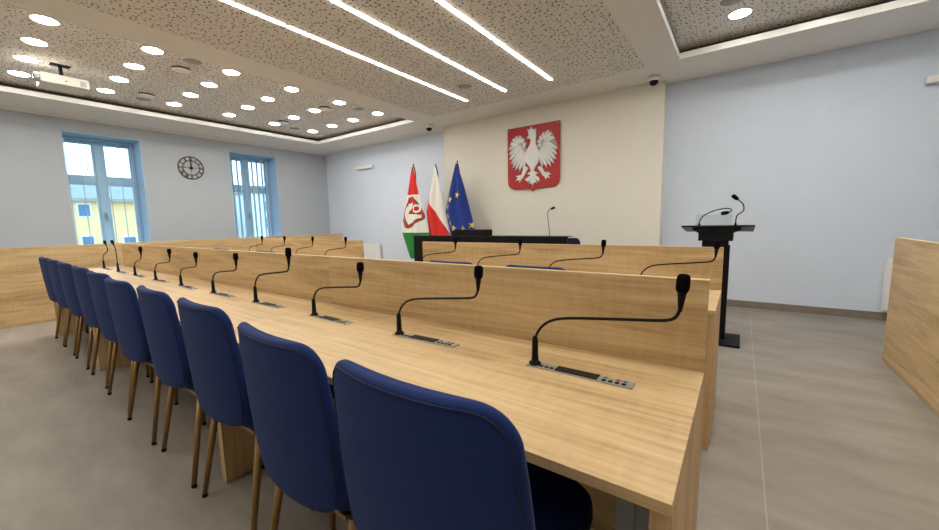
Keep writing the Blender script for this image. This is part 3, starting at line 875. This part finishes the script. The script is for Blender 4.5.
# long light lines
for k, x in enumerate((-3.553, -2.858, -2.158)):
    t = thing('linear_ceiling_light', ['long glowing ceiling light line nearest the left ceiling tray', 'middle one of the three long glowing ceiling light lines', 'long glowing ceiling light line nearest the right ceiling tray'][k],
              'ceiling light', (x, 4.955, ZC), group='long light lines in the perforated ceiling')
    for s in range(6):  # rearmost segment, out of view, added to brighten the foreground
        a, b = -1.442*(s+1)+.014, -1.442*s-.014
        h = B('profile', M['white_gloss'], t, -.021, .021, a, b, -.003, -.0003)
        B('diffuser', M['led'], h, -.018, .018, a+.002, b-.002, -.007, -.003)
# air diffusers and loudspeakers
def vent(label, x, y):
    t = thing('air_vent', label, 'vent', (x, y, ZT2), group='round air vents in the left ceiling tray')
    MB().lathe([(.0, 0), (.096, -.0005), (.096, -.02), (0, -.021)], n=32).build('neck', M['black'], t)
    MB().lathe([(.0, -.0205), (.100, -.0205), (.103, -.022), (.10, -.025), (0, -.026)], n=32).build('plate', M['plaster'], t)
vent('round ceiling air vent between second and third downlight rows, nearer the centre lights', -5.84, 1.967)
vent('round ceiling air vent beside the projector side, nearer the windows', -7.34, 1.994)
vent('round ceiling air vent near the emblem wall end of left tray, nearer the centre lights', -5.92, 4.05)
vent('round ceiling air vent near the emblem wall end of left tray, nearer the windows', -7.30, 4.057)
def spk(label, x, y, z, r=.11):
    t = thing('ceiling_speaker', label, 'speaker', (x, y, z), group='round ceiling speakers')
    MB().lathe([(r, 0), (r, -.004), (r-.01, -.006), (r-.01, 0)], n=28).build('rim', M['plaster'], t)
    MB().lathe([(0, -.005), (r-.01, -.004), (r-.01, -.0005), (0, -.0005)], n=28).build('grille', M['speaker'], t)
spk('round grey ceiling speaker in left tray beside the first air vent, nearest the camera', -5.479, 1.972, ZT2)
spk('round grey ceiling speaker in left tray close to the projector and windows', -7.635, 2.036, ZT2)
spk('round grey ceiling speaker in left tray, nearest the left dome camera', -5.524, 4.448, ZT2)
spk('round grey ceiling speaker in left tray, in the far window-side corner', -7.619, 4.469, ZT2)
spk('round grey speaker in the perforated ceiling between two light lines', -3.195, 4.41, ZC)
spk('round grey ceiling speaker at the upper frame edge in the right tray', -.172, 4.496, ZT2)
# dome cameras
def dome(label, x, y):
    t = thing('ceiling_dome_camera', label, 'security camera', (x, y, ZC), group='dome cameras on the ceiling')
    MB().lathe([(0, 0), (.075, -.0005), (.078, -.05), (.073, -.064), (.0, -.065)], n=28).build('housing', M['white_gloss'], t)
    MB().lathe([(.0, -.12), (.022, -.117), (.042, -.104), (.053, -.082), (.056, -.062), (0, -.0615)], n=24).build('dome', M['gloss_black'], t)
dome('white ceiling camera with black dome, at the right end of the cream wall', -1.038, 5.70)
dome('white ceiling camera with black dome, above the flags', -4.964, 5.65)
# projector
t = thing('projector', 'white projector hanging from the left ceiling tray', 'projector', (-6.839, 1.043, ZT2)); t.scale = (.957, .957, .957)
b = B('body', M['projector'], t, -.2, .2, -.205, .215, -.285, -.170, bev=.012)
B('port_cover', M['projector'], b, .2, .203, -.12, -.03, -.255, -.2, bev=.001)
B('sensor', M['black'], b, .2, .203, .0, .014, -.245, -.232)
for k in range(5): B('vent_slot', M['dark_grey'], b, .199, .2015, .13, .19, -.262+k*.013, -.256+k*.013)
MB().lathe([(.0, -.05), (.048, -.05), (.055, -.045), (.055, .0), (.05, .01), (0, .01)], c=(.10, -.2, -.225), n=24, axis='y').build('lens_barrel', M['silver'], t)
MB().lathe([(0, -.008), (.04, -.004), (.042, .004), (0, .005)], c=(.10, -.25, -.225), n=24, axis='y').build('lens', M['lens'], t)
m = MB(); m.box(-.06, .06, -.09, .09, -.008, -.0003, bev=.002); m.tube([(0, 0, -.005), (0, 0, -.15)], .02, 12)
for a, c in ((-.12, -.12), (.12, -.12), (-.12, .12), (.12, .12)): m.tube([(0, 0, -.14), (a, c, -.165)], .008, 8); m.lathe([(0, 0), (.012, 0), (.012, -.02), (0, -.02)], c=(a, c, -.152), n=10)
m.build('ceiling_mount', M['black'], t)

# wall light bars
def bar(label, x0, x1):
    t = thing('wall_light', label, 'wall light', ((x0+x1)/2, YF, 2.569), group='slim white wall light bars')
    h = (x1-x0)/2
    B('housing', M['white_gloss'], t, -h, h, -.075, -.015, -.035, .035, bev=.006)
    B('bracket', M['white_gloss'], t, -h*.5, h*.5, -.015, 0, -.02, .02)
    for s in (-1, 1): B('end_cap', M['plaster'], t, *(sorted((s*h, s*(h+.006)))), -.075, -.015, -.035, .035)
bar('slim white light bar on the blue wall left of the flags', -7.767, -7.174)
bar('slim white light bar on the blue wall at the right edge', 1.483, 2.076)

# radiators
def radiator(label, x0, x1, z0, z1):
    t = thing('radiator', label, 'radiator', ((x0+x1)/2, YF-.004, z0))
    h = (x1-x0)/2; H = z1-z0
    m = MB(); m.box(-h+.01, h-.01, -.098, -.09, .01, H-.01, bev=.003)
    n = int((x1-x0)/.05)
    for i in range(n):
        x = -h+.03+i*(2*h-.06)/(n-1); m.box(x-.012, x+.012, -.104, -.097, .03, H-.03, bev=.002)
    m.build('front_panel', M['radiator'], t)
    B('rear_panel', M['radiator'], t, -h+.01, h-.01, -.045, -.037, .01, H-.01)
    for s in (-1, 1): B('side_cover', M['radiator'], t, *(sorted((s*h, s*(h-.008)))), -.1, -.03, .0, H, bev=.002)
    m = MB()
    for i in range(int(2*h/.03)): m.box(-h+.015+i*.03, -h+.03+i*.03, -.098, -.035, H-.006, H, bev=0)
    m.build('top_grille', M['radiator'], t)
    m = MB()
    for s in (-.6, .6): m.box(s*h-.02, s*h+.02, -.037, 0, H*.3, H*.6)
    m.build('bracket', M['radiator'], t)
    MB().tube([(h-.04, -.065, 0.01), (h-.04, -.065, -z0)], .009, 8).build('pipe', M['radiator'], t)
    v = MB(); v.lathe([(0, 0), (.014, 0), (.018, .02), (.018, .06), (.012, .065), (0, .066)], c=(h, -.065, .06), n=14, axis='x'); v.build('valve', M['white_gloss'], t)
radiator('white panel radiator on the back wall left of the flags', -8.32, -7.02, .149, .727)
radiator('white panel radiator half hidden behind the right oak partition', 1.33, 2.49, .12, .713)

# ============================================================ OUTSIDE
struct(B('ground', M['grass'], None, -75, -9.75, -40, 60, -4.1, -4.0))
t = thing('yellow_building', 'yellow building with grey roof seen through the left window', 'building', (-28, 5.0, -4.0))
B('wall', M['yellow_wall'], t, -9, 0, -8.5, 4.6, 0, 6.72)
MB().prism([(.35, 6.68), (-4.5, 8.15), (-9.35, 6.68), (-9.35, 6.8), (-4.5, 8.3), (.35, 6.84)], 'y', -8.9, 5.0).build('roof', M['roof'], t)
for (y, z, w, h) in ((-.58, 5.85, .42, .62), (-.58, 4.1, .42, .7), (1.1, 4.0, .5, .7), (-3, 5.85, .42, .62), (-3, 4.1, .42, .7), (3.3, 4.0, .5, .7)):
    f = B('window', M['white_gloss'], t, 0, .05, y-w/2-.07, y+w/2+.07, z, z+h+.12)
    B('pane', M['dark_window'], f, .05, .06, y-w/2, y+w/2, z+.06, z+h+.04)
t = thing('pale_building', 'pale blue building seen through the right window', 'building', (-28, 13.6, -4.0))
B('wall', M['house'], t, -8, 0, -.75, 3.2, 0, 7.5)
B('roof', M['roof'], t, -8.15, .15, -.9, 3.35, 7.5, 7.68)
for z in (5.0, 6.2):
    for y in (.35, 1.7):
        f = B('window', M['white_gloss'], t, 0, .05, y-.35, y+.35, z, z+.85); B('pane', M['dark_window'], f, .05, .06, y-.28, y+.28, z+.07, z+.78)
def tree(label, x, y, h, seed):
    rnd = random.Random(seed)
    t = thing('bare_tree', label, 'tree', (x, y, -4.0), group='bare trees behind the buildings')
    tr = MB(); br = MB()
    def grow(p, d, l, r, lv, mb):
        q = p + d*l
        mid = p.lerp(q, .5) + Vector((rnd.uniform(-.05, .05), rnd.uniform(-.05, .05), 0))*l
        mb.tube([p, mid, q], [r, r*.85, r*.65], 6 if lv < 2 else 4)
        if lv >= 4: return
        for k in range(3 if lv < 3 else 3):
            nd = (d + Vector((rnd.uniform(-.8, .8), rnd.uniform(-.8, .8), rnd.uniform(-.1, .6)))).normalized()
            grow(p.lerp(q, rnd.uniform(.6, 1.0)), nd, l*rnd.uniform(.55, .75), r*.55, lv+1, br)
    grow(Vector((0, 0, 0)), Vector((0, 0, 1)), h*.4, h*.014, 0, tr)
    tr.build('trunk', M['bark'], t); br.build('branches', M['bark'], t)
tree('bare tree behind the yellow building, left one in the left window', -40, 7.6, 10.5, 3)
tree('bare tree behind the yellow building, right one in the left window', -39, 10.0, 11.5, 5)

# ============================================================ LIGHT, SKY, CAMERA
w = bpy.data.worlds.new('sky'); SC.world = w; w.use_nodes = True
nt = w.node_tree; bg = nt.nodes['Background']
tcw = nt.nodes.new('ShaderNodeTexCoord'); sxyz = nt.nodes.new('ShaderNodeSeparateXYZ'); nt.links.new(tcw.outputs['Generated'], sxyz.inputs[0])
rp = nt.nodes.new('ShaderNodeValToRGB'); e = rp.color_ramp.elements
e[0].position = 0.0; e[0].color = (.66, .83, 1, 1); e[1].position = .6; e[1].color = (.42, .68, 1, 1)
nt.links.new(sxyz.outputs['Z'], rp.inputs['Fac']); nt.links.new(rp.outputs['Color'], bg.inputs['Color'])
bg.inputs['Strength'].default_value = 1.9

cam = bpy.data.cameras.new('camera'); co = bpy.data.objects.new('camera', cam); COL.objects.link(co)
F = 376.53
cam.sensor_width = 36.0; cam.sensor_fit = 'HORIZONTAL'; cam.lens = 36.0*F/939
cam.clip_start = .02; cam.clip_end = 300
R = ((0.81224438, 0.05028439, -0.58114589), (0.58293936, -0.10583121, 0.80559386), (-0.02099457, -0.99311189, -0.11527355))
mw = Matrix(((R[0][0], -R[0][1], -R[0][2], 0), (R[1][0], -R[1][1], -R[1][2], 0), (R[2][0], -R[2][1], -R[2][2], 1.22), (0, 0, 0, 1)))
co.matrix_world = mw
SC.camera = co
SC.view_settings.view_transform = 'Standard'; SC.view_settings.look = 'None'
SC.view_settings.exposure = 1.05; SC.view_settings.gamma = 1.0; SC.view_settings.use_curve_mapping = False
